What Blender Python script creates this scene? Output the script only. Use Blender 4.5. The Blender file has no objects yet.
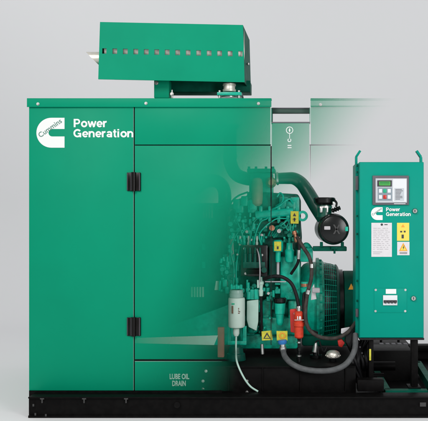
import bpy, bmesh, math, random
from mathutils import Vector, Matrix
random.seed(7)
SC = bpy.context.scene
COL = SC.collection
S, D, VX, VY = 0.005, 4.0, 300.0, 220.0
CX, CZ = 0.43, 0.96525

def W(px, py, d=0.0):
    k = S * (D + d) / D
    return Vector((CX + (px - VX) * k, d, CZ + (VY - py) * k))
def L(n, d=0.0):
    return n * S * (D + d) / D

# ------------------------------------------------------------------ materials
def new_mat(name):
    m = bpy.data.materials.new(name); m.use_nodes = True
    nt = m.node_tree
    return m, nt, nt.nodes['Principled BSDF']

def noise_tools(nt, scale, detail=4):
    tc = nt.nodes.new('ShaderNodeNewGeometry')
    n = nt.nodes.new('ShaderNodeTexNoise'); n.inputs['Scale'].default_value = scale
    n.inputs['Detail'].default_value = detail
    nt.links.new(tc.outputs['Position'], n.inputs['Vector'])
    return n

def mathn(nt, op, a, b=None, clamp=False):
    n = nt.nodes.new('ShaderNodeMath'); n.operation = op; n.use_clamp = clamp
    for i, v in enumerate((a, b)):
        if v is None: continue
        if isinstance(v, (int, float)): n.inputs[i].default_value = v
        else: nt.links.new(v, n.inputs[i])
    return n.outputs[0]

def fade_alpha(nt, gain=1.0, add=0.0):
    """opacity of the see-through cover: solid at its left end, clear at its right end"""
    g = nt.nodes.new('ShaderNodeNewGeometry')
    sp = nt.nodes.new('ShaderNodeSeparateXYZ'); nt.links.new(g.outputs['Position'], sp.inputs[0])
    x = mathn(nt, 'MULTIPLY_ADD', sp.outputs['X'], 200.0); x.node.inputs[2].default_value = 300 - 86
    z = mathn(nt, 'MULTIPLY_ADD', sp.outputs['Z'], -200.0); z.node.inputs[2].default_value = 220 + CZ * 200
    t = mathn(nt, 'DIVIDE', z, 421.0, True)
    def ramp(pts):
        r = nt.nodes.new('ShaderNodeValToRGB'); nt.links.new(t, r.inputs[0])
        e = r.color_ramp.elements
        while len(e) < len(pts): e.new(0.5)
        for i, (p, v) in enumerate(pts):
            e[i].position = p / 421.0; e[i].color = (v / 500,) * 3 + (1,)
        return mathn(nt, 'MULTIPLY', r.outputs[0], 500.0)
    s = ramp([(95, 215), (170, 190), (250, 160), (340, 128), (391, 105)])
    e = ramp([(95, 402), (150, 362), (210, 288), (255, 262), (391, 238)])
    mr = nt.nodes.new('ShaderNodeMapRange'); mr.interpolation_type = 'SMOOTHSTEP'
    nt.links.new(x, mr.inputs['Value']); nt.links.new(s, mr.inputs['From Min']); nt.links.new(e, mr.inputs['From Max'])
    mr.inputs['To Min'].default_value = 1; mr.inputs['To Max'].default_value = 0
    a = mathn(nt, 'MULTIPLY', mr.outputs[0], gain)
    if add: a = mathn(nt, 'ADD', a, add)
    return mathn(nt, 'MINIMUM', a, 1.0)

def mat(name, col, rough=0.45, metal=0.0, bump=0.0, bscale=90, var=0.0, vscale=6, fade=None, coat=0.0, col2=None, spec=0.2, trans=0.0, wavy=0.0):
    m, nt, p = new_mat(name)
    p.inputs['Base Color'].default_value = (*col, 1)
    p.inputs['Roughness'].default_value = rough
    p.inputs['Metallic'].default_value = metal
    p.inputs['Coat Weight'].default_value = coat
    p.inputs['Coat Roughness'].default_value = 0.25
    p.inputs['Specular IOR Level'].default_value = spec
    p.inputs['Transmission Weight'].default_value = trans
    if var or col2:
        n = noise_tools(nt, vscale, 6)
        r = nt.nodes.new('ShaderNodeValToRGB'); nt.links.new(n.outputs['Fac'], r.inputs[0])
        c2 = col2 if col2 else tuple(c * (1 - var) for c in col)
        r.color_ramp.elements[0].position = 0.35; r.color_ramp.elements[0].color = (*c2, 1)
        r.color_ramp.elements[1].position = 0.62; r.color_ramp.elements[1].color = (*col, 1)
        nt.links.new(r.outputs[0], p.inputs['Base Color'])
        mr = nt.nodes.new('ShaderNodeMapRange'); nt.links.new(n.outputs['Fac'], mr.inputs[0])
        mr.inputs['To Min'].default_value = min(1, rough + 0.12); mr.inputs['To Max'].default_value = max(0, rough - 0.08)
        nt.links.new(mr.outputs[0], p.inputs['Roughness'])
    if bump:
        n = noise_tools(nt, bscale, 5)
        b = nt.nodes.new('ShaderNodeBump'); b.inputs['Strength'].default_value = bump; b.inputs['Distance'].default_value = 0.002
        nt.links.new(n.outputs['Fac'], b.inputs['Height']); nt.links.new(b.outputs[0], p.inputs['Normal'])
        if wavy:
            n2 = noise_tools(nt, 2.6, 1)
            b2 = nt.nodes.new('ShaderNodeBump'); b2.inputs['Strength'].default_value = wavy; b2.inputs['Distance'].default_value = 0.02
            nt.links.new(n2.outputs['Fac'], b2.inputs['Height']); nt.links.new(b2.outputs[0], b.inputs['Normal'])
    if fade:
        nt.links.new(fade_alpha(nt, *fade), p.inputs['Alpha'])
    return m

TEAL = (0.0, 0.255, 0.140)
M = dict(
    canopy=mat('canopy_paint', TEAL, 0.46, bump=0.05, bscale=160, var=0.06, vscale=3, fade=(1.0,), spec=0.1, wavy=0.35),
    gasket=mat('door_gasket', (0.006, 0.012, 0.010), 0.7, fade=(1.9,)),
    gasket2=mat('door_seal', (0.006, 0.012, 0.010), 0.7, fade=(1.9, 0.42)),
    edge=mat('edge_highlight_paint', (0.20, 0.46, 0.36), 0.4, fade=(1.2,)),  # pale green standing in for light caught on the folds
    printed=mat('faded_print', (0.78, 0.80, 0.79), 0.5, fade=(1.5,)),
    drainprint=mat('drain_print', (0.20, 0.34, 0.27), 0.6),
    green=mat('silencer_paint', (0.0, 0.262, 0.146), 0.48, bump=0.08, bscale=120, var=0.08, vscale=4, spec=0.09, wavy=0.3),
    dgreen=mat('dark_green_paint', (0.002, 0.095, 0.062), 0.5, bump=0.15, bscale=140, var=0.3, vscale=20, spec=0.06),
    eng=mat('engine_paint', (0.002, 0.45, 0.31), 0.33, bump=0.6, bscale=230, var=0.3, vscale=34, coat=0.3),
    eng2=mat('engine_paint_worn', (0.003, 0.37, 0.25), 0.38, bump=0.6, bscale=200, var=0.5, vscale=38, coat=0.2),
    engmid=mat('engine_recess_shade_paint', (0.002, 0.20, 0.135), 0.36, bump=0.6, bscale=180, col2=(0.001, 0.07, 0.05), vscale=34),  # darker teal: shade between the castings put into the colour
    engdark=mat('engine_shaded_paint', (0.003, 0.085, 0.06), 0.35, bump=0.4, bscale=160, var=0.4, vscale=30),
    pipe=mat('intake_pipe_paint', (0.004, 0.075, 0.05), 0.3, var=0.25, vscale=30, coat=0.5),
    cab=mat('cabinet_paint', (0.0, 0.268, 0.198), 0.45, bump=0.10, bscale=200, var=0.05, vscale=5, spec=0.08),
    black=mat('black_steel', (0.0025, 0.0022, 0.0023), 0.5, bump=0.25, bscale=160, col2=(0.0045, 0.004, 0.004), vscale=40, spec=0.07),
    gloss=mat('black_gloss', (0.003, 0.004, 0.004), 0.24, coat=0.25),
    rubber=mat('black_rubber', (0.008, 0.008, 0.009), 0.5, bump=0.2, bscale=300),
    hinge=mat('hinge_black', (0.004, 0.003, 0.003), 0.3, coat=0.15, spec=0.12),
    grey=mat('grey_hose', (0.10, 0.105, 0.108), 0.5, bump=0.25, bscale=260, var=0.3, vscale=40),
    steel=mat('zinc_steel', (0.62, 0.62, 0.60), 0.32, 1.0, var=0.3, vscale=40),
    silver=mat('aluminised_steel', (0.72, 0.69, 0.62), 0.42, 0.75, bump=0.2, bscale=90, var=0.15, vscale=12),
    copper=mat('copper', (0.50, 0.22, 0.13), 0.4, 0.7, var=0.3, vscale=60),
    tan=mat('heat_shield', (0.30, 0.25, 0.18), 0.6, 0.2, bump=0.4, bscale=160, var=0.2, vscale=30),
    brown=mat('brown_primer', (0.17, 0.045, 0.035), 0.6, var=0.2, vscale=30),
    filt=mat('filter_white', (0.56, 0.68, 0.61), 0.4, var=0.08, vscale=20),
    white=mat('white_print', (0.74, 0.75, 0.74), 0.5),
    paper=mat('paper', (0.64, 0.62, 0.64), 0.6, var=0.04, vscale=60),
    ink=mat('ink', (0.05, 0.05, 0.055), 0.6),
    faint=mat('faint_ink', (0.42, 0.40, 0.42), 0.6),
    logoink=mat('logo_ink', (0.10, 0.22, 0.18), 0.6),
    yellow=mat('yellow_label', (0.60, 0.56, 0.06), 0.5, var=0.25, vscale=60),
    pyellow=mat('pale_yellow_label', (0.72, 0.60, 0.10), 0.5),
    orange=mat('orange_mark', (0.75, 0.33, 0.04), 0.5),
    red=mat('red_paint', (0.55, 0.025, 0.018), 0.35, var=0.15, vscale=40, coat=0.3),
    ored=mat('orange_red_plastic', (0.62, 0.055, 0.025), 0.35, var=0.2, vscale=50),
    blue=mat('blue_plastic', (0.03, 0.16, 0.42), 0.4),
    barpaint=mat('dusty_bar_paint', (0.045, 0.085, 0.07), 0.5, var=0.2, vscale=20),
    worn_rubber=mat('worn_braided_rubber', (0.055, 0.045, 0.040), 0.55, bump=0.7, bscale=420, var=0.5, vscale=50),
    paletint=mat('pale_green_plastic', (0.42, 0.60, 0.52), 0.4, var=0.12, vscale=20),
    crossgrey=mat('worn_mark', (0.05, 0.05, 0.05), 0.5),
    bezel=mat('grey_bezel', (0.11, 0.105, 0.12), 0.5),
    face=mat('silver_face', (0.47, 0.50, 0.53), 0.45),
    lface=mat('light_face', (0.66, 0.68, 0.70), 0.5),
    pad=mat('key_pad', (0.22, 0.27, 0.31), 0.5),
    lcd=mat('green_display', (0.09, 0.42, 0.08), 0.3),
    bgreen=mat('green_button', (0.02, 0.36, 0.20), 0.4),
    clear=mat('clear_bowl', (0.45, 0.62, 0.56), 0.2, trans=0.4),
)

def strip_mat():
    m, nt, p = new_mat('pale_stripe')
    p.inputs['Base Color'].default_value = (0.40, 0.52, 0.44, 1); p.inputs['Roughness'].default_value = 0.5
    g = nt.nodes.new('ShaderNodeNewGeometry'); sp = nt.nodes.new('ShaderNodeSeparateXYZ')
    nt.links.new(g.outputs['Position'], sp.inputs[0])
    mr = nt.nodes.new('ShaderNodeMapRange'); nt.links.new(sp.outputs['X'], mr.inputs[0])
    mr.inputs['From Min'].default_value = W(128, 0).x; mr.inputs['From Max'].default_value = W(222, 0).x
    mr.inputs['To Min'].default_value = 0.0; mr.inputs['To Max'].default_value = 0.21
    nt.links.new(mr.outputs[0], p.inputs['Alpha'])
    return m
M['stripe'] = strip_mat()

# ------------------------------------------------------------------ mesh builder
class MB:
    def __init__(s): s.bm = bmesh.new()
    def _verts_box(s, x0, x1, y0, y1, z0, z1, bev=0.0, M4=None):
        bm2 = bmesh.new()
        r = bmesh.ops.create_cube(bm2, size=1)
        for v in bm2.verts:
            v.co = Vector(((x0 + x1) / 2 + v.co.x * (x1 - x0), (y0 + y1) / 2 + v.co.y * (y1 - y0), (z0 + z1) / 2 + v.co.z * (z1 - z0)))
        if bev: bmesh.ops.bevel(bm2, geom=bm2.edges[:], offset=bev, segments=2, profile=0.5, affect='EDGES', clamp_overlap=True)
        s._merge(bm2, M4)
    def _merge(s, bm2, M4=None):
        if M4 is not None: bm2.transform(M4)
        me = bpy.data.meshes.new('tmp'); bm2.to_mesh(me); bm2.free()
        s.bm.from_mesh(me); bpy.data.meshes.remove(me)
    def box(s, px0, py0, px1, py1, d0, d1, bev=0.0):
        a = W(px0, py1, d0); b = W(px1, py0, d0)
        s._verts_box(a.x, b.x, d0, d1, a.z, b.z, bev); return s
    def wbox(s, x0, x1, y0, y1, z0, z1, bev=0.0):
        s._verts_box(x0, x1, y0, y1, z0, z1, bev); return s
    def prism(s, pts, d0, d1, bev=0.0):
        bm2 = bmesh.new()
        f = bm2.faces.new([bm2.verts.new(W(x, y, d0)) for x, y in pts])
        r = bmesh.ops.extrude_face_region(bm2, geom=[f])
        for v in [g for g in r['geom'] if isinstance(g, bmesh.types.BMVert)]: v.co.y += d1 - d0
        bmesh.ops.recalc_face_normals(bm2, faces=bm2.faces[:])
        if bev: bmesh.ops.bevel(bm2, geom=bm2.edges[:], offset=bev, segments=2, profile=0.5, affect='EDGES', clamp_overlap=True)
        s._merge(bm2); return s
    def cyl(s, p0, p1, r0, r1=None, n=24, cap=True):
        return s.lathe(p0, p1, [(0, r0), (1, r0 if r1 is None else r1)], n, cap)
    def lathe(s, p0, p1, prof, n=32, cap=True):
        p0, p1 = Vector(p0), Vector(p1); ax = p1 - p0
        q = ax.to_track_quat('Z', 'Y'); rings = []
        for t, r in prof:
            c = p0 + ax * t
            rings.append([s.bm.verts.new(c + q @ Vector((r * math.cos(a), r * math.sin(a), 0))) for a in [2 * math.pi * i / n for i in range(n)]])
        fs = []
        for A, B in zip(rings, rings[1:]):
            for i in range(n): fs.append(s.bm.faces.new((A[i], A[(i + 1) % n], B[(i + 1) % n], B[i])))
        if cap:
            fs.append(s.bm.faces.new(rings[0][::-1])); fs.append(s.bm.faces.new(rings[-1]))
        return s
    def tube(s, pts, r, n=12, steps=8, cap=True):
        P = [Vector(p) for p in pts]
        if len(P) > 2:
            Q = [P[0] * 2 - P[1]] + P + [P[-1] * 2 - P[-2]]; out = []
            for i in range(1, len(Q) - 2):
                for k in range(steps):
                    t = k / steps; a, b, c, d = Q[i - 1:i + 3]
                    out.append(0.5 * ((2 * b) + (c - a) * t + (2 * a - 5 * b + 4 * c - d) * t * t + (3 * b - a - 3 * c + d) * t ** 3))
            out.append(P[-1]); P = out
        rr = r if callable(r) else (lambda t: r)
        tan = [(P[min(i + 1, len(P) - 1)] - P[max(i - 1, 0)]).normalized() for i in range(len(P))]
        nrm = tan[0].orthogonal().normalized(); rings = []
        for i, p in enumerate(P):
            nrm = (nrm - tan[i] * nrm.dot(tan[i])).normalized(); bi = tan[i].cross(nrm)
            R = rr(i / (len(P) - 1))
            rings.append([s.bm.verts.new(p + (nrm * math.cos(a) + bi * math.sin(a)) * R) for a in [2 * math.pi * k / n for k in range(n)]])
        for A, B in zip(rings, rings[1:]):
            for i in range(n): s.bm.faces.new((A[i], A[(i + 1) % n], B[(i + 1) % n], B[i]))
        if cap: s.bm.faces.new(rings[0][::-1]); s.bm.faces.new(rings[-1])
        return s
    def ball(s, c, r, n=16, sc=(1, 1, 1)):
        bm2 = bmesh.new(); bmesh.ops.create_uvsphere(bm2, u_segments=n, v_segments=max(6, n // 2), radius=r)
        for v in bm2.verts: v.co = Vector(c) + Vector((v.co.x * sc[0], v.co.y * sc[1], v.co.z * sc[2]))
        s._merge(bm2); return s
    def hexbolt(s, px, py, d, r=2.0, h=1.0):
        c = W(px, py, d); rr = L(r, d)
        s.cyl(c + Vector((0, 0.0015, 0)), c + Vector((0, -L(h, d) * 0.3, 0)), rr * 1.35, n=16)
        s.cyl(c + Vector((0, -L(h, d) * 0.3, 0)), c + Vector((0, -L(h, d), 0)), rr, rr * 0.9, n=6); return s
    def build(s, name, m, parent=None, label=None, recalc=True):
        bm = s.bm
        if recalc: bmesh.ops.recalc_face_normals(bm, faces=bm.faces[:])
        for f in bm.faces: f.smooth = True
        for e in bm.edges:
            if len(e.link_faces) != 2 or e.calc_face_angle(0) > math.radians(33): e.smooth = False
        me = bpy.data.meshes.new(name); bm.to_mesh(me); bm.free()
        me.materials.append(M[m] if isinstance(m, str) else m)
        o = bpy.data.objects.new(name, me); COL.objects.link(o)
        if parent: attach(o, parent)
        if label: o['label'] = label
        return o

def world_loc(o):
    v = Vector(o.location)
    while o.parent: o = o.parent; v = v + Vector(o.location)
    return v
def attach(o, parent):
    o.parent = parent
    if parent.type == 'EMPTY': o.matrix_parent_inverse = Matrix.Translation(-world_loc(parent))
def thing(name, label, cat, loc=(0, 0, 0), group=None):
    o = bpy.data.objects.new(name, None); COL.objects.link(o); o.location = loc
    o.empty_display_size = 0.1
    o['label'] = label; o['category'] = cat
    if group: o['group'] = group
    return o
def tag(o, label, cat, group=None):
    o['label'] = label; o['category'] = cat
    if group: o['group'] = group
    return o

def text(name, body, px, py_base, cap_px, width_px, d, m, parent, bold=0.0, rot=0.0, th=0.0006, label=None):
    """flat lettering: left end at px, baseline at py_base, fitted to cap height and width"""
    cu = bpy.data.curves.new(name, 'FONT'); cu.body = body; cu.size = 1.0; cu.offset = bold; cu.resolution_u = 6
    cu.fill_mode = 'BOTH'; cu.extrude = 0.0
    o = bpy.data.objects.new(name + '_src', cu); COL.objects.link(o)
    bpy.context.view_layer.update()
    dg = bpy.context.evaluated_depsgraph_get()
    me = bpy.data.meshes.new_from_object(o.evaluated_get(dg)); bpy.data.objects.remove(o)
    xs = [v.co.x for v in me.vertices]; ys = [v.co.y for v in me.vertices if True]
    x0, x1 = min(xs), max(xs); y1 = max(ys)
    sx = L(width_px, d) / (x1 - x0); sz = L(cap_px, d) / y1
    c = W(px, py_base, d); cr, sr = math.cos(rot), math.sin(rot)
    for v in me.vertices:
        X = (v.co.x - x0) * sx; Z = v.co.y * sz
        v.co = Vector((c.x + X * cr - Z * sr, d, c.z + X * sr + Z * cr))
    bm = bmesh.new(); bm.from_mesh(me)
    bmesh.ops.remove_doubles(bm, verts=bm.verts[:], dist=1e-6)
    r = bmesh.ops.extrude_face_region(bm, geom=bm.faces[:])
    for v in [g for g in r['geom'] if isinstance(g, bmesh.types.BMVert)]: v.co.y += th
    bmesh.ops.recalc_face_normals(bm, faces=bm.faces[:])
    bm.to_mesh(me); bm.free(); me.name = name
    me.materials.clear(); me.materials.append(M[m])
    for p in me.polygons: p.use_smooth = False
    o = bpy.data.objects.new(name, me); COL.objects.link(o); attach(o, parent)
    if label: o['label'] = label
    return o

GL = {}
def _arc(cx, cy, rx, ry, a0, a1, n=18):
    return [(cx + rx * math.cos(math.radians(a0 + (a1 - a0) * i / n)), cy + ry * math.sin(math.radians(a0 + (a1 - a0) * i / n))) for i in range(n + 1)]
# each glyph: advance, list of (stroke width, centre line)
GL['P'] = (.84, [(.22, [(.12, 0), (.12, 1)]), (.185, [(.12, .907)] + _arc(.45, .675, .22, .232, 90, -90) + [(.12, .443)])])
GL['G'] = (1.02, [(.205, _arc(.49, .5, .375, .405, 38, 335, 30)), (.17, [(.52, .455), (.91, .455)]), (.19, [(.83, .50), (.83, 0)])])
GL['o'] = (.80, [(.205, _arc(.40, .37, .275, .285, 0, 360, 28))])
GL['e'] = (.75, [(.195, _arc(.375, .37, .26, .285, 2, 318, 28)), (.14, [(.13, .355), (.70, .355)])])
GL['w'] = (1.04, [(.19, [(.09, .74), (.30, .04)]), (.19, [(.30, .0), (.52, .70)]), (.19, [(.52, .70), (.74, .0)]), (.19, [(.74, .04), (.95, .74)])])
GL['r'] = (.54, [(.21, [(.12, 0), (.12, .74)]), (.20, _arc(.44, .42, .30, .24, 165, 88, 8))])
GL['n'] = (.79, [(.21, [(.12, 0), (.12, .74)]), (.20, [(.12, .40)] + _arc(.39, .42, .235, .24, 165, 0, 14) + [(.625, 0)])])
GL['a'] = (.76, [(.20, _arc(.36, .50, .225, .155, 165, 0, 12) + [(.585, .10), (.61, 0)]), (.17, _arc(.33, .215, .21, .135, 0, 360, 20))])
GL['t'] = (.47, [(.20, [(.22, .95), (.22, .20)] + _arc(.34, .19, .12, .11, 180, 275, 6) + [(.42, .085)]), (.15, [(.02, .665), (.43, .665)])])
GL['i'] = (.40, [(.21, [(.17, 0), (.17, .74)]), (.21, [(.17, .84), (.17, 1.0)])])
def bold_text(name, body, px, base, cap, width, d, m, parent):
    """heavy sans lettering made of thick strokes"""
    adv = sum(GL[c][0] for c in body) - .06
    sx = width / adv; b = MB(); x = 0; k = 0
    for c in body:
        for w, P in GL[c][1]:
            closed = len(P) > 3 and math.dist(P[0], P[-1]) < 1e-4
            n = len(P); Lf = []; Rt = []
            for i in range(n):
                if closed: a, e = P[(i - 1) % (n - 1)], P[(i + 1) % (n - 1)]
                else: a, e = P[max(i - 1, 0)], P[min(i + 1, n - 1)]
                if not closed and 0 < i < n - 1:
                    pass
                dx, dy = e[0] - a[0], e[1] - a[1]; l = math.hypot(dx, dy); nx, ny = -dy / l * w / 2, dx / l * w / 2
                Lf.append((P[i][0] + nx, P[i][1] + ny)); Rt.append((P[i][0] - nx, P[i][1] - ny))
            z = d - 0.00012 * (k % 5); k += 1
            T = lambda q: W(px + (x + q[0]) * sx, base - q[1] * cap, z)
            lv = [b.bm.verts.new(T(q)) for q in Lf]; rv = [b.bm.verts.new(T(q)) for q in Rt]
            off = Vector((0, .0009, 0))
            lb = [b.bm.verts.new(v.co + off) for v in lv]; rb = [b.bm.verts.new(v.co + off) for v in rv]
            for i in range(n - 1):
                b.bm.faces.new((lv[i], lv[i + 1], rv[i + 1], rv[i])); b.bm.faces.new((lb[i], rb[i], rb[i + 1], lb[i + 1]))
                b.bm.faces.new((lv[i], lb[i], lb[i + 1], lv[i + 1])); b.bm.faces.new((rv[i], rv[i + 1], rb[i + 1], rb[i]))
            b.bm.faces.new((lv[0], rv[0], rb[0], lb[0])); b.bm.faces.new((lv[-1], lb[-1], rb[-1], rv[-1]))
        x += GL[c][0]
    return b.build(name, m, parent)

def bolts(lst, d, r, h, name, m, parent):
    for x, y in lst: MB().hexbolt(x, y, d, r, h).build(name, m, parent)

def emblem(parent, x0, y0, x1, y1, d, th=0.0008, letter=True):
    """white C-shaped emblem with the maker's word running up its diagonal"""
    h = y1 - y0; R = h / 2; cx = x0 + R; cy = (y0 + y1) / 2
    sl = h * 0.125; sx = x0 + (x1 - x0) * 0.43 + sl
    pts = [(x1, y0)]
    for i in range(25):
        a = math.pi / 2 + math.pi * i / 24
        pts.append((cx + R * math.cos(a), cy - R * math.sin(a)))
    pts += [(x1, y1), (x1, cy + sl)]
    for i in range(13):
        a = -math.pi / 2 - math.pi * i / 12
        pts.append((sx + sl * math.cos(a), cy - sl * math.sin(a)))
    pts.append((x1, cy - sl))
    e = MB().prism(pts, d, d + th).build('emblem', 'white', parent)
    if letter:
        s = h / 30.0
        text('emblem_lettering', 'Cummins', x0 + 4.0 * s, y0 + 20.0 * s, 5.0 * s, 27.0 * s, d - 0.0006, 'logoink', e, bold=0.012, rot=math.radians(35.5), th=0.0004)
    return e

def bars(m, x0, x1, y0, y1, n, horiz=True, fill=0.5, d=0, th=0.0006, jitter=0.0):
    for i in range(n):
        if horiz:
            h = (y1 - y0) / n; a = y0 + h * i
            xr = x1 - random.random() * jitter * (x1 - x0)
            m.box(x0, a, xr, a + h * fill, d, d + th)
        else:
            w = (x1 - x0) / n; a = x0 + w * i
            m.box(a, y0, a + w * fill, y1, d, d + th)
    return m

# ------------------------------------------------------------------ setting
def backdrop():
    bm = bmesh.new(); prof = [(-9, 0.0), (-3, 0), (3.0, 0.0)]
    R = 1.2
    for i in range(1, 17):
        a = math.pi / 2 * i / 16
        prof.append((3.0 + R * math.sin(a), R - R * math.cos(a)))
    prof.append((3.0 + R, 7.0))
    rows = [[bm.verts.new((x, y, z)) for x in (-9, 9)] for y, z in prof]
    for A, B in zip(rows, rows[1:]): f = bm.faces.new((A[0], A[1], B[1], B[0])); f.smooth = True
    me = bpy.data.meshes.new('studio_floor'); bm.to_mesh(me); bm.free()
    m = mat('seamless_paper', (0.798, 0.80, 0.812), 0.9, spec=0.1)
    me.materials.append(m)
    o = bpy.data.objects.new('floor', me); COL.objects.link(o); o['kind'] = 'structure'
backdrop()

# ------------------------------------------------------------------ base frame
ZT = W(0, 397, -0.1).z                      # top of the rails
xl = W(28, 0, -0.1).x; xr = 1.62; YB = 1.42
base = thing('base_frame', 'long black steel skid frame under the whole generator set', 'base frame', (0.4, 0.6, 0))
def rail(y0, y1, s, name):
    m = MB()
    m.wbox(xl, xr, y0 + (0.012 if s < 0 else 0), y1 - (0 if s < 0 else 0.012), 0.012, ZT - 0.008)      # web
    m.wbox(xl, xr, y0, y1 + (0.09 if s < 0 else 0), ZT - 0.008, ZT, 0.002) if s < 0 else m.wbox(xl, xr, y0 - 0.09, y1, ZT - 0.008, ZT, 0.002)
    m.wbox(xl, xr, y0, y1 + (0.09 if s < 0 else 0), 0.0, 0.012, 0.002) if s < 0 else m.wbox(xl, xr, y0 - 0.09, y1, 0, 0.012, 0.002)
    return m.build(name, 'black', base)
rail(-0.1, -0.085, -1, 'side_rail'); rail(YB - 0.015, YB, 1, 'side_rail')
MB().wbox(xl, xl + 0.012, -0.083, YB - 0.018, 0.013, ZT - 0.009).build('end_plate', 'black', base)
MB().wbox(xr - 0.012, xr, -0.083, YB - 0.018, 0.013, ZT - 0.009).build('end_plate', 'black', base)
MB().wbox(xl + 0.014, xr - 0.014, -0.07, YB - 0.03, 0.014, 0.03).build('bottom_plate', 'black', base)
# skirt under the canopy
MB().box(29, 390.6, 222, 398, -0.006, 0.02).build('skirt', 'black', base)
for px in (42, 84, 126):
    b = MB(); b.box(px - 2.0, 398.2, px + 2.0, 399.4, -0.104, -0.0995); b.box(px - 0.6, 399.4, px + 0.6, 403, -0.104, -0.0995)
    b.build('clip', 'crossgrey', base)
MB().cyl(W(177, 405, -0.1), W(177, 405, -0.106), L(3, -.1), n=20).build('bolt', 'black', base)
for (x, y) in ((32.5, 404), (34.5, 413), (45, 414)): MB().box(x, y, x + 1.6, y + 2.4, -0.1012, -0.0995).build('scuff_mark', 'crossgrey', base)
b = MB(); b.box(420, 402.5, 426, 406.5, -0.1012, -0.0995); b.build('stamped_plate', 'crossgrey', base)
# tank in the frame
ztank = W(0, 366, 0.06).z; xt0 = W(120, 0, .06).x; xt1 = W(356, 0, .06).x
tank = thing('fuel_tank', 'black steel fuel tank box lying in the skid frame below the engine', 'tank', ((xt0 + xt1) / 2, 0.7, 0.03))
MB().wbox(xt0, xt1, 0.06, 1.30, 0.031, ztank, 0.004).build('tank_body', 'black', tank)
b = MB()
for px in (228, 262, 300, 345): b.box(px, 366.5, px + 1.2, 391, 0.052, 0.0598)
b.box(226, 366.3, 355, 367.6, 0.050, 0.0598)
b.build('flange', 'black', tank)
bolts(((203, 381), (203, 389), (247, 381), (247, 392), (206, 371)), 0.058, 1.1, 0.8, 'bolt', 'steel', tank)
# green cross members and trays in the open right-hand bay
g = MB()
def bar_on_deck(x0, y0, x1, y1, w, z0, z1, m):
    a, c = Vector((x0, y0, 0)), Vector((x1, y1, 0)); t = (c - a).normalized(); nn = Vector((-t.y, t.x, 0)) * w / 2
    bm = m.bm; vs = []
    for z in (z0, z1):
        for p in (a + nn, c + nn, c - nn, a - nn): vs.append(bm.verts.new((p.x, p.y, z)))
    for f in ((0, 1, 2, 3), (7, 6, 5, 4), (0, 4, 5, 1), (1, 5, 6, 2), (2, 6, 7, 3), (3, 7, 4, 0)): bm.faces.new([vs[i] for i in f])
def onz(px, py, z):
    d = D * ((CZ - z) / (S * (py - VY) * 1.0) - 1.0)
    return W(px, py, d)
for (a, c, w) in (((377, 371), (387, 389), .035), ((385, 389.5), (427, 389.5), .045), ((418, 361), (436, 389), .035), ((377, 362), (420, 362), .03)):
    p, q = onz(*a, ZT + .003), onz(*c, ZT + .003)
    mm = MB(); bar_on_deck(p.x, p.y, q.x, q.y, w, ZT - 0.045, ZT + 0.003, mm)
    mm.build('cross_member', 'dgreen', base)
MB().wbox(W(360, 0, 1.3).x, 1.60, 1.30, 1.39, ZT + .001, W(0, 345.5, 1.3).z, .004).build('rear_beam', 'black', base)
MB().box(372, 350.5, 413, 392, .66, .9, .01).build('dark_fill_box', 'black', base)  # plain black box filling the bay under the cabinet
# radiator-side cable tray and dark machinery under the cabinet
MB().wbox(W(371, 0, .9).x, W(412, 0, .9).x, 0.95, 1.2, 0.13, W(0, 345, .95).z, 0.01).build('rear_bracket', 'black', base)
b = MB()
for i in range(5): b.box(380 + i * 6, 344, 384 + i * 6, 347.5, 0.90, 0.95, 0.003)
b.box(376, 348, 410, 351, .9, .95, .003)
b.build('rear_bracket', 'bezel', base)
MB().cyl(W(366, 366, .5), W(395, 366, .5), L(4.5, .5)).build('cross_tube', 'black', base); MB().cyl(W(366, 376, .4), W(384, 376, .4), L(3, .4)).build('cross_tube', 'black', base)

# ------------------------------------------------------------------ canopy
can = thing('generator_canopy', 'green sheet metal enclosure whose right half fades to see-through over the engine', 'enclosure', W(200, 391, 0.6))
T = 0.004
MB().box(29, 105.6, 133.2, 391, 0, T, 0.001).build('fixed_panel', 'canopy', can)
MB().box(134.8, 105.6, 270.4, 144.6, 0, T, 0.001).build('upper_panel', 'canopy', can)
door = MB().box(134.8, 145.6, 270.4, 359.2, 0, T, 0.001).build('door', 'canopy', can, label='hinged green door with faded lower right corner')
MB().box(134.8, 361.2, 270.4, 391, 0, T, 0.001).build('lower_panel', 'canopy', can)
MB().box(271.8, 122.6, 309.4, 391, 0.002, 0.002 + T, 0.001).build('centre_panel', 'canopy', can)
MB().box(310.8, 105.6, 405, 144.4, 0, T, 0.001).build('upper_panel', 'canopy', can)
MB().box(310.8, 145.6, 405, 391, 0, T, 0.001).build('door', 'canopy', can, label='right-hand door, almost invisible')
def gasket(x0, y0, x1, y1): MB().box(x0, y0, x1, y1, 0.0085, 0.0115).build('gasket', 'gasket', can)
gasket(134.9, 144.4, 270.8, 145.7); MB().box(270.5, 146.0, 271.7, 345, 0.0085, 0.0115).build('gasket', 'gasket2', can); gasket(132.6, 107.5, 134.9, 391)
gasket(134.9, 359.1, 269.4, 361.1); gasket(309.6, 144.5, 400, 145.5); gasket(309.9, 145.6, 310.7, 391)
# pale strips that put the folds' highlights into colour, by the joints
MB().box(133.3, 107.5, 133.55, 391, 0.0005, 0.006).build('edge_highlight', 'edge', can)
MB().box(271.0, 107.5, 271.5, 145, 0.0005, 0.006).build('edge_highlight', 'edge', can)
MB().box(134.8, 361.2, 222, 361.6, -0.001, 0.0).build('edge_highlight', 'edge', can)
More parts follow.
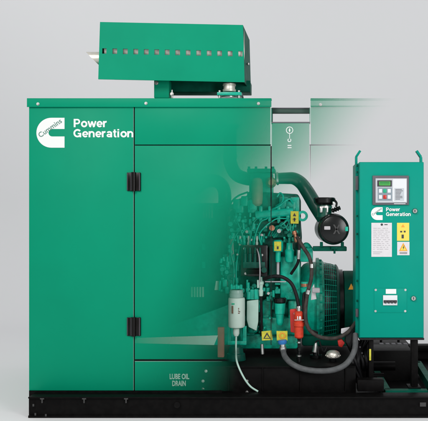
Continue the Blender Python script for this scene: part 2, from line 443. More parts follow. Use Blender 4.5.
# roof caps with front lip, side and rear walls of the solid end
def cap(x0, x1, name='roof_cap'):
    m = MB(); m.box(x0, 98.2, x1, 107.0, -0.010, -0.006, 0.0012)
    z = W(0, 98.2, -0.01).z
    xs = W(x0, 0, -.01).x; xe = W(x1, 0, -.01).x; xm = min(xe, W(205, 0, 0).x)
    if x0 < 100: m.wbox(xs, xm, -0.006, 1.30, z - 0.004, z); m.wbox(xm, xe, -0.006, 0.05, z - 0.004, z)
    else: m.wbox(xs, xe, -0.006, 0.05, z - 0.004, z)
    return m.build(name, 'canopy', can)
cap(26.8, 271.4); cap(310.6, 405)
MB().wbox(W(29, 0).x, W(29, 0).x + 0.003, T, 1.29, W(0, 391).z, W(0, 99).z).build('side_wall', 'canopy', can)
MB().wbox(W(29, 0).x + .004, W(150, 0).x, 1.286, 1.29, W(0, 391).z, W(0, 99).z).build('rear_wall', 'canopy', can)
# notch with crossbar for lifting
MB().box(272.0, 108.6, 310.2, 112.9, 0.06, 0.10, 0.002).build('lifting_bar', 'barpaint', can)
MB().box(272.0, 107.6, 310.2, 108.5, 0.055, 0.10, 0.001).build('lifting_bar', 'bezel', can, label='grey upper edge of the lifting bar')
MB().box(270.9, 108, 272.2, 122, 0.006, 0.10).build('notch_cheek', 'dgreen', can)
MB().box(309.6, 108, 310.5, 122, 0.006, 0.10).build('notch_cheek', 'edge', can)
MB().box(271.8, 121.8, 310, 123.0, 0.0, 0.012, 0.001).build('notch_sill', 'bezel', can)
for i, (x, y) in enumerate(((38, 104), (146, 103.4), (258.5, 103.6), (320.5, 104.6))):
    MB().hexbolt(x, y, -0.010, 1.15, 1.3).build('bolt', 'steel', can)
# hinges
for y0 in (172.5, 317.5):
    h = MB()
    h.box(127.0, y0, 132.5, y0 + 18.5, -0.007, 0.0, 0.002); h.box(135.0, y0, 140.6, y0 + 18.5, -0.009, 0.0, 0.002)
    h.cyl(W(133.6, y0 + 18.8, -0.009), W(133.6, y0 - 0.3, -0.009), L(2.2), n=20)
    hg = h.build('hinge', 'hinge', can)
    p = MB(); p.cyl(W(131.1, y0 + 18, -0.0085), W(131.1, y0 + .5, -0.0085), L(.35), n=8); p.cyl(W(139.4, y0 + 18, -0.0095), W(139.4, y0 + .5, -0.0095), L(.3), n=8)
    p.cyl(W(127.2, y0 + 18, -0.007), W(127.2, y0 + .5, -0.007), L(.25), n=8)
    p.build('hinge_edge', 'bezel', hg)
emblem(can, 36.4, 117.8, 64.5, 147.7, -0.001)
bold_text('lettering', 'Power', 73.6, 127.2, 8.3, 33.3, -0.001, 'white', can)
bold_text('lettering', 'Generation', 73.3, 137.3, 8.2, 60.0, -0.001, 'white', can)
text('drain_lettering', 'LUBE OIL', 169.6, 378.9, 5.2, 19.6, -0.001, 'drainprint', can, bold=0.035)
text('drain_lettering', 'DRAIN', 172.2, 385.8, 5.2, 13.6, -0.001, 'drainprint', can, bold=0.035)
# ring-and-hook lifting symbol printed on the centre panel
m = MB(); d = 0.001
def ring(m, cx, cy, R, w, d, th, n=36, a0=0, a1=360):
    pts = []
    for i in range(n + 1):
        a = math.radians(a0 + (a1 - a0) * i / n); pts.append((cx + R * math.cos(a), cy - R * math.sin(a)))
    for i in range(n + 1):
        a = math.radians(a1 - (a1 - a0) * i / n); pts.append((cx + (R - w) * math.cos(a), cy - (R - w) * math.sin(a)))
    if a1 - a0 >= 360:
        for i in range(n):
            a, b2 = math.radians(360 * i / n), math.radians(360 * (i + 1) / n)
            m.prism([(cx + R * math.cos(a), cy - R * math.sin(a)), (cx + R * math.cos(b2), cy - R * math.sin(b2)),
                     (cx + (R - w) * math.cos(b2), cy - (R - w) * math.sin(b2)), (cx + (R - w) * math.cos(a), cy - (R - w) * math.sin(a))], d, d + th)
    else: m.prism(pts, d, d + th)
ring(m, 289.6, 130.2, 3.6, 0.7, d, .0006)
m.prism([(289.6, 127.8), (290.5, 130.2), (289.6, 132.6), (288.7, 130.2)], d, d + .0006)
m.box(289.3, 133.8, 289.9, 138.6, d, d + .0006)
ring(m, 289.4, 140.2, 1.9, 0.8, d, .0006, 20, 120, 410)
m.box(287.6, 145.0, 291.4, 145.9, d, d + .0006); m.box(287.6, 147.2, 291.6, 148.1, d, d + .0006)
m.build('lifting_symbol', 'printed', can)
MB().prism([(134.9, 338.0), (218, 335.4), (214, 345), (134.9, 343.2)], -0.002, -0.0008).build('pale_stripe', 'stripe', can)

# ------------------------------------------------------------------ silencer box on the roof
sil = thing('silencer_box', 'green perforated exhaust silencer box mounted above the canopy roof', 'silencer', W(172, 98, 0.35))
def Sil(u, v, d):   # u 0..1 along the box, v 0..1 down the face
    x = (100 + (243 - 100) * u) * (1 - v) + (98.2 + (244.6 - 98.2) * u) * v
    y = (22 + 3 * u) * (1 - v) + (79.2 + 3 * u) * v
    return W(x, y, d + 0.05 * u)
d0 = 0.02
us = [0.0]; holes = []
for i in range(14):
    c = 104.2 + i * 10.49; h = 2.35 if i not in (0, 13) else 2.1
    if i == 13: c = 240.4
    u0, u1 = (c - h - 99) / 144.8, (c + h - 99) / 144.8
    us += [u0, u1]; holes.append((u0, u1))
us.append(1.0); vs = [0.0, 0.458, 0.552, 1.0]
bm = bmesh.new()
vt = {(i, j): bm.verts.new(Sil(u, v, d0)) for i, u in enumerate(us) for j, v in enumerate(vs)}
for i in range(len(us) - 1):
    for j in range(3):
        if j == 1 and i % 2 == 1: continue
        bm.faces.new((vt[i, j], vt[i, j + 1], vt[i + 1, j + 1], vt[i + 1, j]))
r = bmesh.ops.extrude_face_region(bm, geom=bm.faces[:])
for v in [q for q in r['geom'] if isinstance(q, bmesh.types.BMVert)]: v.co.y += 0.006
mb = MB(); mb.bm.free(); mb.bm = bm
mb.build('perforated_side', 'green', sil)
def slab(name, quad, off, m='green'):
    b = MB(); v = [b.bm.verts.new(Vector(q)) for q in quad] + [b.bm.verts.new(Vector(q) + Vector(off)) for q in quad]
    for f in ((0, 1, 2, 3), (7, 6, 5, 4), (0, 4, 5, 1), (1, 5, 6, 2), (2, 6, 7, 3), (3, 7, 4, 0)): b.bm.faces.new([v[i] for i in f])
    return b.build(name, m, sil)
DP = 0.34
A, B_, C_, E = Sil(0, 0, d0 + .007), Sil(1, 0, d0 + .007), Sil(1, 1, d0 + .007), Sil(0, 1, d0 + .007)
bk = Vector((0.0, DP, 0))
slab('top_sheet', (A, B_, B_ + bk, A + bk), (0, 0, -0.005))
CU = Sil(1, .80, d0 + .007); EU = Sil(0, .80, d0 + .007)
slab('rear_sheet', (A + bk, B_ + bk, CU + bk, EU + bk), (0, 0.005, 0))
# folded end flange and recessed end sheet
rr = Vector((0.012, 0, 0))
slab('end_sheet', (B_ + bk * .03, C_ + bk * .03 + Vector((0, 0, .0)), C_ + bk + rr, B_ + bk + rr), (-0.004, 0, 0), 'dgreen')  # shade of the right end put into its darker green
slab('end_sheet', (A + Vector((.0, 0, -.006)), A + bk + Vector((.0, 0, -.006)), EU + bk + Vector((.001, 0, .004)), E + Vector((.001, 0, .004))), (0.004, 0, 0))
MB().ball(Vector((C_.x + .010, .20, W(0, 64, .2).z)), 0.008).build('bolt', 'steel', sil)
# silver silencer drum inside
cz_ = (W(0, 52, 0.19).z)
MB().lathe((Sil(0, .5, 0).x + .005, 0.163, cz_), (Sil(1, .5, 0).x - .008, 0.213, cz_), [(0, .10), (0.0, .124), (.01, .125), (.99, .125), (1, .124), (1, .10)], 40).build('silencer_drum', 'silver', sil)
# tailpipe cut at an angle
def cutpipe(x0, x1, slant, c, R, th=0.004, n=40):
    b = MB(); rings = []
    for rad in (R, R - th):
        a_ = []; b_ = []
        for i in range(n):
            t = 2 * math.pi * i / n; y, z = rad * math.cos(t), rad * math.sin(t)
            a_.append(b.bm.verts.new((x0 + slant * (1 - z / R) / 2, c[0] + y, c[1] + z))); b_.append(b.bm.verts.new((x1, c[0] + y, c[1] + z)))
        rings.append((a_, b_))
    (oa, ob), (ia, ib) = rings
    for i in range(n):
        j = (i + 1) % n
        b.bm.faces.new((oa[i], oa[j], ob[j], ob[i])); b.bm.faces.new((ia[i], ib[i], ib[j], ia[j]))
        b.bm.faces.new((oa[i], ia[i], ia[j], oa[j])); b.bm.faces.new((ob[i], ob[j], ib[j], ib[i]))
    return b
cc = W(92, 58.8, 0.12)
cutpipe(W(86.3, 0, .12).x, W(112, 0, .12).x, L(13.5), (0.12, cc.z), L(6.9)).build('tailpipe', 'silver', sil)
# carrier under the box and its foot
MB().box(154.5, 80.5, 250.2, 91.8, 0.20, 0.33, 0.003).build('carrier_beam', 'dgreen', sil)
MB().box(154.0, 79.5, 169.0, 98.0, 0.11, 0.19, 0.003).build('foot', 'green', sil)
MB().hexbolt(156.5, 83.0, .108, 1.5, 2).build('bolt', 'steel', sil)
b = MB(); b.hexbolt(172, 94, .12, 1.3, 2); b.cyl(W(172, 98, .125), W(172, 90, .125), L(1.0)); b.build('bolt', 'steel', sil)
fl = MB(); fl.lathe(W(229.3, 91.8, .12), W(229.3, 84, .12), [(0, L(6.4)), (.25, L(6.9)), (.3, L(6.0)), (.7, L(6.0)), (.75, L(6.8)), (1, L(6.6))], 32)
ex = fl.build('exhaust_collar', 'silver', sil)
MB().box(217, 92.0, 241.5, 95.2, .06, .22, .002).build('flange', 'eng', sil)
MB().cyl(W(229, 97.8, .12), W(229, 95.3, .12), L(8)).build('roof_collar', 'steel', sil)
for x in (219.5, 239): MB().cyl(W(x, 98, .07), W(x, 90.5, .07), L(1.2), n=6).build('bolt', 'steel', sil)
b = MB(); b.tube([W(238, 98, .1), W(241.5, 94, .1), W(243, 98.4, .1)], L(.9)); b.build('drain_tube', 'bezel', sil)

# ------------------------------------------------------------------ radiator end (seen faintly through the door)
rad = thing('radiator', 'dark green radiator and fan shroud seen faintly behind the canopy door', 'radiator', W(200, 345, 0.6))
MB().prism([(186, 212), (226, 206), (228, 345), (182, 345)], 0.42, 1.0, 0.006).build('shroud', 'engdark', rad)
b = MB(); bars(b, 203, 214, 203, 218, 4, False, .55, .40, .01); b.build('pale_bars_upper', 'faint', rad)  # upright pale bars ahead of the shroud
b = MB(); bars(b, 191, 205, 287, 297, 5, False, .55, .38, .01); b.build('pale_bars_lower', 'filt', rad)  # second set of pale bars, lower down
MB().prism([(214.5, 290), (216, 281), (218.5, 281), (220.5, 290)], .36, .37).build('label', 'filt', rad)  # plain pale trapezoid
MB().prism([(148, 345), (165, 328), (242, 300), (242, 345)], 0.34, 0.40, 0.003).build('guard_plate', 'eng', rad)
for y in (228, 244, 262): MB().box(202, y, 205, y + 6, .40, .41).build('stud', 'eng', rad)
MB().tube([W(176, 196, .55), W(192, 190, .55), W(206, 181.5, .52), W(218, 182, .5), W(224.5, 192, .48), W(224, 216, .48)], L(6.5, .5), 20).build('coolant_pipe', 'eng', rad)
MB().box(183, 203, 224, 212, .5, .9, .01).build('header_tank', 'eng2', rad)
MB().lathe(W(224, 203, .48), W(224, 209, .48), [(0, L(7.6, .5)), (.3, L(8, .5)), (.7, L(8, .5)), (1, L(7.6, .5))], 24).build('clamp', 'eng', rad)
MB().box(217.5, 327.5, 224, 357.5, .02, .05, .004).build('brown_strut', 'brown', rad)

# ------------------------------------------------------------------ engine
eng = thing('diesel_engine', 'teal painted diesel engine with pipes, filters and hoses inside the canopy', 'engine', W(268, 348, 0.65))
ED = 0.34
def E_(b, name, m='eng', label=None): return b.build(name, m, eng, label)
# crankcase and head
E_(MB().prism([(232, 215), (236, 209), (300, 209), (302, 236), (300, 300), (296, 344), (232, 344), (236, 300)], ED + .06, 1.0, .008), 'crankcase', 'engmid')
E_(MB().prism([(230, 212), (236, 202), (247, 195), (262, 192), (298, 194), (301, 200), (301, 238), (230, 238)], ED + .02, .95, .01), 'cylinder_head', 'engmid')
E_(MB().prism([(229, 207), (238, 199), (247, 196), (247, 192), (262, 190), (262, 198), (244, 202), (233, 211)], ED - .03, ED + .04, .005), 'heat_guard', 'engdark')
# top of intake: flanged manifold
E_(MB().box(247.0, 168.5, 275.2, 172.2, ED, ED + .16, .004), 'manifold_flange', 'eng2')
E_(MB().box(249.0, 172.4, 273, 195, ED + .03, ED + .15, .012), 'intake_manifold')
for x in (249, 256, 266, 273): E_(MB().cyl(W(x, 168.6, ED + .03), W(x, 166.6, ED + .03), L(1.3, ED), n=6), 'bolt', 'engdark')
E_(MB().lathe(W(257, 206, ED - .02), W(257, 178, ED - .02), [(0, L(3)), (.08, L(5.6)), (.3, L(6.3)), (.8, L(6.3)), (.95, L(5.2)), (1, L(3))], 28), 'heat_shield', 'tan')
E_(MB().lathe(W(271, 182.5, ED), W(271, 182.5, ED - .04), [(0, L(6)), (.5, L(5.5)), (1, L(3))], 20), 'turbo_inlet', 'copper')
# exhaust riser at the left
E_(MB().tube([W(230, 126, .45), W(230, 150, .45), W(230.5, 163, .45), W(236, 174, .45), W(246, 178.5, .45), W(256, 179, .45)], L(6.6, .45), 24, 10), 'exhaust_riser')
E_(MB().lathe(W(230, 128, .45), W(230, 125, .45), [(0, L(9.6)), (1, L(9.6))], 28), 'riser_flange')
E_(MB().lathe(W(230, 158, .45), W(230, 155, .45), [(0, L(8)), (1, L(8))], 28), 'riser_clamp'); E_(MB().lathe(W(230, 146, .45), W(230, 145, .45), [(0, L(7.8)), (1, L(7.8))], 28), 'riser_clamp')
# rocker covers / ribs
for x in (234, 247.5, 279, 290):
    E_(MB().box(x, 197 if x > 240 else 205, x + 9.5, 213, ED - .03, ED + .05, .008), 'rocker_cover')
random.seed(3)
# randomly placed cast pads and stubs as clutter over the visible side
def pads(n, x0, x1, y0, y1, wmax, hmax, dmin, name, m):
    for i in range(n):
        b = MB(); x = random.uniform(x0, x1); y = random.uniform(y0, y1); w, h = random.uniform(1.5, wmax), random.uniform(1.5, hmax)
        f = ED - random.uniform(dmin, dmin + .05)
        k = random.random()
        if k < .55: b.box(x, y, x + w, y + h, f, ED + .07, .003)
        elif k < .8: b.lathe(W(x, y, ED + .05), W(x, y, f), [(0, L(w / 2 + .6)), (.9, L(w / 2 + .6)), (1, L(w / 2))], 18)
        else: b.cyl(W(x, y, f), W(x + random.uniform(-1, 1), y + h + 2, f), L(w * .3 + .4), n=14)
        E_(b, name, m)
pads(44, 230, 256, 212, 241, 7, 6, .0, 'casting_pad', 'eng')
pads(24, 256, 296, 223, 241, 6, 5, -.01, 'casting_pad_head', 'eng2')
pads(34, 219, 239, 245, 294, 6, 10, -.03, 'casting_pad_left', 'eng')
pads(26, 240, 276, 279, 300, 6, 5, -.01, 'casting_pad', 'eng')
pads(26, 244, 298, 300, 332, 7, 6, -.04, 'casting_pad_low', 'eng2')
pads(14, 268, 298, 246, 300, 5, 8, -.03, 'casting_pad', 'eng')
pads(12, 221, 234, 246, 284, 9, 14, -.05, 'casting_pad_large', 'eng')
# intake runner along the head, with a dark groove under it
E_(MB().lathe(W(255, 215.5, ED - .03), W(294, 211.5, ED - .03), [(0, L(2)), (.02, L(4.6)), (.98, L(4.9)), (1, L(2))], 28), 'intake_runner')
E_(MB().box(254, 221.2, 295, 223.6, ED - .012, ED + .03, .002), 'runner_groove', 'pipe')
for x in (259, 268, 277, 286): E_(MB().box(x, 206, x + 3.4, 222, ED - .045, ED, .005), 'runner_foot')
# curved guard line over the left end of the head
E_(MB().tube([W(229, 214, ED - .04), W(231, 203, ED - .04), W(238, 196, ED - .04), W(248, 192, ED - .04)], L(1.0), 10), 'guard_line', 'pipe')
for x, y in ((233, 199), (241, 196), (249, 200)): E_(MB().box(x, y, x + 6.6, y + 10, ED - .035, ED + .05, .006), 'rocker_box', 'eng')
# row of unions feeding the pump
for i in range(6):
    x = 240 + i * 4.2
    E_(MB().lathe(W(x, 245, ED - .03), W(x + .4, 236, ED - .045), [(0, L(1.5)), (.3, L(1.5)), (.32, L(1.0)), (.6, L(1.0)), (.62, L(1.4)), (1, L(1.1))], 10), 'union', 'eng' if i % 2 else 'filt')
for i in range(26): E_(MB().hexbolt(random.uniform(234, 298), random.choice([random.uniform(212, 242), random.uniform(278, 335)]), ED - .02, random.uniform(.7, 1.3), 4.5), 'small_bolt', 'eng')
for i in range(9): E_(MB().hexbolt(random.uniform(234, 298), random.uniform(212, 300), ED - .03, random.uniform(.6, 1.1), 4.0), 'small_bolt', 'steel')
# injector pipes
for i in (0, 2, 3, 5):
    x0 = 242 + i * 3.9; x1 = 236 + i * 10.5
    E_(MB().tube([W(x0, 246, ED - .045), W(x0 + random.uniform(-2, 2), 238 - i, ED - .06), W((x0 + x1) / 2, 226 - i * 1.3, ED - .055), W(x1, 218, ED - .045), W(x1, 210, ED - .03)], L(.75), 8), 'injector_pipe', 'eng' if i % 2 else 'eng2')
for i in (0, 3):
    x = 232 + i * 1.7
    E_(MB().tube([W(x, 300 - i * 3, ED - .01), W(x + 2 - i, 270, ED - .03), W(x - 1 + i, 248, ED - .03), W(x + 6, 232, ED - .03), W(x + 12, 222 + i * 2, ED - .02)], L(.8), 8), 'fuel_line', 'eng' if i % 2 else 'eng2')
for i in range(4):
    E_(MB().tube([W(268 + i * 2, 236, ED - .03), W(272 + i * 5, 229 - i * 3, ED - .055), W(283 + i * 3, 224 + i * 3, ED - .06), W(292 + i, 214 - i * 2, ED - .03)], L(.8), 8), 'fuel_line', 'eng2')
E_(MB().tube([W(276, 206, ED - .03), W(282, 202, ED - .05), W(283, 196, ED - .05), W(280, 193, ED - .04), W(277, 197, ED - .04)], L(.9), 8), 'breather_loop', 'eng')
E_(MB().tube([W(271, 210, ED - .03), W(279, 206, ED - .05), W(289, 199, ED - .05), W(293, 204, ED - .03)], L(1.1), 8), 'breather_loop', 'eng')
# injection pump in its dark recess
E_(MB().box(240.5, 245, 267.5, 276.5, ED - .06, ED + .05, .004), 'injection_pump', 'gloss')
for x in (245, 250, 255, 260): E_(MB().lathe(W(x, 263, ED - .075), W(x, 247.5, ED - .075), [(0, L(1.9)), (.6, L(1.9)), (.62, L(1.1)), (1, L(1.1))], 14), 'pump_element', 'engdark')
E_(MB().box(243, 262, 265, 268, ED - .085, ED - .062, .003), 'pump_rail', 'engdark'); E_(MB().box(246, 269.5, 262, 274, ED - .08, ED - .062, .003), 'pump_rail', 'black')
E_(MB().cyl(W(264, 270, ED - .06), W(264, 270, ED - .09), L(3), n=20), 'pump_gear_cover', 'engdark')
bolts(((244.5, 248.5), (245.5, 273.5), (262, 255)), ED - .062, .9, 1.4, 'bolt', 'steel', eng)
E_(MB().box(269, 246, 276.5, 276.5, ED - .02, ED + .05, .004), 'pump_recess', 'engdark')
E_(MB().tube([W(259.5, 285, ED - .09), W(260, 270, ED - .105), W(259, 256, ED - .10), W(257, 249, ED - .06)], L(.7), 8), 'fuel_line', 'faint')
b = MB(); b.lathe(W(261, 296, ED - .08), W(261, 277, ED - .08), [(0, L(2)), (.3, L(2.6)), (.35, L(1.6)), (.6, L(2.4)), (.62, L(3)), (.75, L(3)), (.8, L(1.6)), (1, L(1.2))], 16)
b.box(257, 280, 259, 288, ED - .09, ED - .075, .002); E_(b, 'solenoid', 'paletint')
E_(MB().tube([W(261, 296, ED - .08), W(261.5, 315, ED - .06), W(261.5, 336, ED - .04)], L(1.4), 10), 'solenoid_cable', 'rubber')
# water separator bowl with yellow label
b = MB(); b.lathe(W(278, 262, ED - .06), W(278, 240, ED - .06), [(0, L(2.5)), (.15, L(2.9)), (.45, L(2.9)), (.47, L(5.2)), (.6, L(5.6)), (.92, L(5.6)), (1, L(4))], 24)
sep = E_(b, 'water_separator', 'eng')
MB().box(274.2, 241.6, 281.2, 250.8, ED - .092, ED - .0895).build('label', 'yellow', sep)
MB().box(276.8, 246.4, 278.6, 249.2, ED - .0935, ED - .0925).build('warning_print', 'ink', sep)
MB().cyl(W(278, 278, ED - .05), W(278, 262, ED - .05), L(1.5), n=12).build('drain_stem', 'faint', sep)
MB().box(265, 281.2, 286, 282.2, ED - .05, ED - .04).build('bracket_edge', 'faint', sep)
E_(MB().cyl(W(272, 228, ED - .02), W(272, 228, ED - .07), L(3.0), n=16), 'banjo_fitting', 'copper'); E_(MB().cyl(W(279, 231, ED - .02), W(279, 231, ED - .06), L(2.2), n=16), 'banjo_fitting', 'steel')
# right face: lift eye with yellow label
b = MB(); ring(b, 302.6, 216, 5.4, 2.6, ED - .05, .02)
b.box(296, 211, 299, 222, ED - .045, ED - .03); eye = E_(b, 'lifting_eye')
MB().box(290.6, 211.2, 298.6, 223.6, ED - .056, ED - .051).build('label', 'yellow', eye)
b = MB(); b.prism([(294.5, 213.0), (296.2, 216.2), (292.9, 216.2)], ED - .0585, ED - .0565); b.box(293.9, 217.8, 295.2, 221.4, ED - .0585, ED - .0565); b.box(292.8, 218.8, 296.2, 219.5, ED - .0585, ED - .0565); b.build('label_print', 'ink', eye)
E_(MB().box(286, 201, 296, 222, ED - .035, ED + .03, .008), 'thermostat_housing', 'eng2')
E_(MB().box(280, 256, 300, 300, ED - .02, ED + .05, .012), 'side_cover')
E_(MB().lathe(W(289.5, 262, ED - .05), W(289.5, 243, ED - .05), [(0, L(4)), (.1, L(5)), (.6, L(5)), (.7, L(3.6)), (1, L(3.2))], 20), 'oil_cooler_port')
E_(MB().tube([W(296, 234, ED - .05), W(299, 246, ED - .08), W(298, 262, ED - .08), W(291, 274, ED - .05)], L(1.6), 10), 'short_hose', 'rubber')
E_(MB().cyl(W(298.4, 259, ED - .085), W(298.8, 250, ED - .085), L(2.2), n=14), 'hose_collar', 'steel')
E_(MB().lathe(W(297, 242, ED - .06), W(294, 231, ED - .06), [(0, L(2.6)), (.4, L(2.6)), (.42, L(1.8)), (.7, L(1.8)), (.72, L(2.9)), (1, L(2.6))], 12), 'copper_fitting', 'copper')
E_(MB().lathe(W(300, 246, ED - .07), W(299, 237, ED - .07), [(0, L(1.8)), (.5, L(2.2)), (1, L(1.4))], 12), 'hose_collar', 'steel')
# lower mid: cup, filters, label plates
b = MB(); b.lathe(W(280, 325, ED - .08), W(280, 303, ED - .08), [(0, L(2.6)), (.1, L(4)), (.5, L(4.6)), (.52, L(5.3)), (.75, L(5.6)), (1, L(5.9))], 28); cup = E_(b, 'oil_filler_cup')
MB().lathe(W(280, 303, ED - .08), W(280, 297.5, ED - .08), [(0, L(6.1)), (.2, L(6.9)), (.85, L(6.9)), (1, L(6.0))], 28).build('cap', 'gloss', cup)
E_(MB().lathe(W(304.5, 294, ED - .1), W(304.5, 282, ED - .1), [(0, L(2.5)), (.15, L(4)), (.5, L(4.3)), (.55, L(3)), (.8, L(3.6)), (1, L(3.6))], 20), 'sensor_cup')
E_(MB().cyl(W(304.5, 286.5, ED - .1), W(304.5, 283.5, ED - .1), L(3.9), n=20), 'sensor_ring', 'copper')
E_(MB().cyl(W(305.5, 294.5, ED - .08), W(305.5, 294.5, ED - .13), L(3.1), n=20), 'round_knob', 'gloss')
# fuel filter
ff = thing('fuel_filter', 'pale spin-on fuel filter with clear drain tube, left of the engine', 'filter', W(236.5, 330, .22))
FD = .22
MB().lathe(W(236.6, 328, FD), W(236.6, 297.6, FD), [(0, L(5)), (.03, L(8)), (.08, L(8.8)), (.96, L(8.8)), (1, L(8.2))], 36).build('canister', 'filt', ff)
MB().lathe(W(236.4, 297.4, FD), W(236.4, 289.5, FD), [(0, L(7.2)), (.5, L(7.4)), (.55, L(7.0)), (.95, L(6.8)), (1, L(5))], 32).build('head', 'clear', ff)
b = MB(); b.box(231, 285.5, 242, 289.2, FD - .03, FD + .03, .004)
for x in (231.5, 236.5, 241): b.cyl(W(x, 289, FD - .03), W(x, 284.5, FD - .03), L(1.2), n=6)
b.build('head_bracket', 'eng', ff)
b = MB(); b.box(231.5, 306, 233.2, 313.5, FD - L(8.9) - .0012, FD - L(8.9) + .012); bars(b, 234.2, 240.5, 308, 314.5, 4, True, .5, FD - L(8.9) + .002, .01, .3); b.build('label_print', 'brown', ff)
MB().box(231.5, 303.3, 234.6, 304.6, FD - L(8.9), FD - L(8.9) + .008).build('label_print', 'bgreen', ff)
MB().lathe(W(236.2, 336, FD), W(236.2, 328, FD), [(0, L(2.2)), (.3, L(3.4)), (.9, L(3.4)), (1, L(2.4))], 20).build('drain_valve', 'filt', ff)
b = MB(); b.box(227.5, 326, 231, 344, FD + .05, FD + .07, .003); b.box(242.5, 326, 246.5, 344, FD + .05, FD + .07, .003); b.box(227.5, 341, 246.5, 345, FD + .048, FD + .072, .003); b.build('mounting_bracket', 'eng', ff)
b = MB(); b.lathe(W(236, 362, .24), W(236, 345, .24), [(0, L(10)), (.1, L(10.6)), (.5, L(9.6)), (.55, L(8)), (.9, L(7)), (1, L(5))], 24); b.build('foot', 'engdark', ff)
MB().tube([W(236.2, 336, FD), W(236, 350, FD - .03), W(237, 362, .06), W(243, 376, .035), W(250, 386, .033), W(258, 391.5, .03)], L(1.0), 12).build('drain_tube', 'paletint', ff)
f2 = thing('oil_filter', 'pale oil filter standing between the fuel filter and the crankcase', 'filter', W(253, 332, .3))
MB().prism([(246.8, 301), (258.5, 299.5), (258.2, 322), (256.5, 331), (248.5, 327), (246.6, 320)], .27, .30, .004).build('label_sleeve', 'paletint', f2)
MB().lathe(W(252.6, 332, .33), W(252.6, 296, .33), [(0, L(5)), (.05, L(6)), (.95, L(6.2)), (1, L(5))], 28).build('canister', 'eng2', f2)
b = MB()
for i in range(9):
    hx = 245.5 + random.uniform(0, 9); hy = 287 + random.uniform(0, 7); b.box(hx, hy, hx + random.uniform(2.5, 5), 299.5, .27 + .004 * i, .36, .003)
b.build('head', 'eng', f2)
# sump and feet, labels at the bottom
E_(MB().box(232, 334, 298, 349, .36, .9, .01), 'sump', 'eng2')
E_(MB().box(262, 318, 300, 335, .33, .5, .008), 'mounting_foot', 'eng2')
for x in (246, 262, 288):
    E_(MB().box(x, 300, x + 9, 336, .34, .4, .012), 'side_rib', 'eng2')
s1 = MB().prism([(261.5, 331.5), (271.5, 330.5), (272.5, 340), (262, 340.5)], .20, .206).build('warning_label', 'yellow', eng)
b = MB(); b.prism([(267, 332.3), (270.8, 338.6), (263.4, 338.6)], .1975, .1985); b.build('triangle', 'ink', s1)
MB().prism([(267, 334.6), (269.4, 338), (264.8, 338)], .1960, .1965).build('triangle', 'yellow', s1)
s2 = MB().prism([(276.5, 331), (287.5, 331), (287.5, 340.4), (276.8, 340.4)], .20, .206).build('warning_label', 'yellow', eng)
b = MB(); ring(b, 282.3, 335.6, 3.2, 1.3, .1975, .001); b.build('round_mark', 'orange', s2)
b = MB(); b.cyl(W(262.5, 354, .2), W(262, 344, .2), L(1.8), n=12); E_(b, 'drain_plug', 'steel')

# grey lube drain hose
gh = thing('drain_hose', 'thick grey hose looping over the tank from the blue fitting to the cabinet', 'hose', W(320, 370, .1))
MB().tube([W(283, 350, .14), W(285, 356.5, .09), W(291.5, 363.5, .035), W(303, 368.8, .018), W(319, 371, .012), W(335, 369.5, .012), W(347, 363, .02), W(354.5, 350, .06), W(355.5, 334, .12)], L(2.8, .1), 20, 10).build('hose', 'grey', gh)
MB().lathe(W(283, 351, .14), W(282.6, 344, .14), [(0, L(3.4)), (.3, L(3.7)), (.6, L(3.7)), (.65, L(3)), (1, L(3))], 18).build('ferrule', 'steel', gh)
MB().lathe(W(282.6, 344, .14), W(282.2, 340, .14), [(0, L(4.0)), (.5, L(4.8)), (1, L(4.4))], 18).build('fitting', 'blue', gh)

# black hoses
def hose(label, pts, r, name='rubber_hose', m='rubber', collars=()):
    t = thing(name, label, 'hose', Vector(pts[-1]))
    MB().tube(pts, r, 16, 10).build('hose', m, t)
    for a, b2, rr_ in collars: MB().cyl(a, b2, rr_, n=18).build('collar', 'steel', t)
    return t
hose('black hose arching from the injection pump down to the red fuel pump', [W(264, 279, .22), W(272, 276.5, .19), W(282, 277, .17), W(291, 283, .16), W(296, 294, .16), W(299, 308, .16)], L(1.9), collars=[(W(298.6, 306, .16), W(299.2, 309.5, .16), L(3.0))])
hose('long black hose running diagonally from the copper fitting, past the alternator to the cabinet',
     [W(297, 237, .2), W(303, 247, .17), W(310, 259, .15), W(311.5, 276, .14), W(307, 296, .13), W(305.5, 316, .12), W(309, 329, .11), W(320, 337, .11), W(336, 338, .13), W(348, 332, .16), W(356, 322, .2)], L(2.0), m='worn_rubber', collars=[(W(311.6, 268, .143), W(311.6, 264, .145), L(2.5)), (W(308.6, 290, .131), W(307.6, 294, .131), L(2.7))])
hose('thin black hose curling around the right side of the red fuel pump', [W(304, 294, .17), W(303.5, 303, .15), W(304.5, 318, .14), W(309, 329, .15), W(317, 333, .2)], L(1.6))
# red fuel pump
rp = thing('fuel_pump', 'red and orange fuel pump with black stem below the engine hoses', 'pump', W(297, 360, .18))
MB().prism([(289.8, 309.5), (297, 308.8), (298.5, 312), (298, 334), (290.6, 332)], .17, .20, .004).build('bracket', 'red', rp)
MB().lathe(W(299, 338, .15), W(299, 311, .15), [(0, L(3.6)), (.05, L(4.6)), (.42, L(4.8)), (.45, L(5.8)), (.58, L(5.8)), (.6, L(4.9)), (.95, L(4.9)), (1, L(3))], 28).build('body', 'ored', rp)
b = MB(); b.box(294.5, 319.6, 307.5, 320.4, .1185, .1215); b.build('clip_wire', 'steel', rp)
text('lettering', '18', 297.2, 319.2, 3.0, 4.0, .1215, 'white', rp, bold=.03, th=.002)
b = MB(); b.hexbolt(295, 313.5, .168, 1.0, 1); b.cyl(W(299, 311, .15), W(299, 307.5, .15), L(2.2), n=6); b.build('bolt', 'steel', rp)
b = MB(); b.lathe(W(299, 362, .16), W(299, 338, .16), [(0, L(2.4)), (.2, L(2.4)), (.22, L(1.5)), (.45, L(1.5)), (.47, L(2.2)), (.6, L(2.2)), (.62, L(1.4)), (.9, L(1.4)), (1, L(2.2))], 14); b.build('stem', 'gloss', rp)
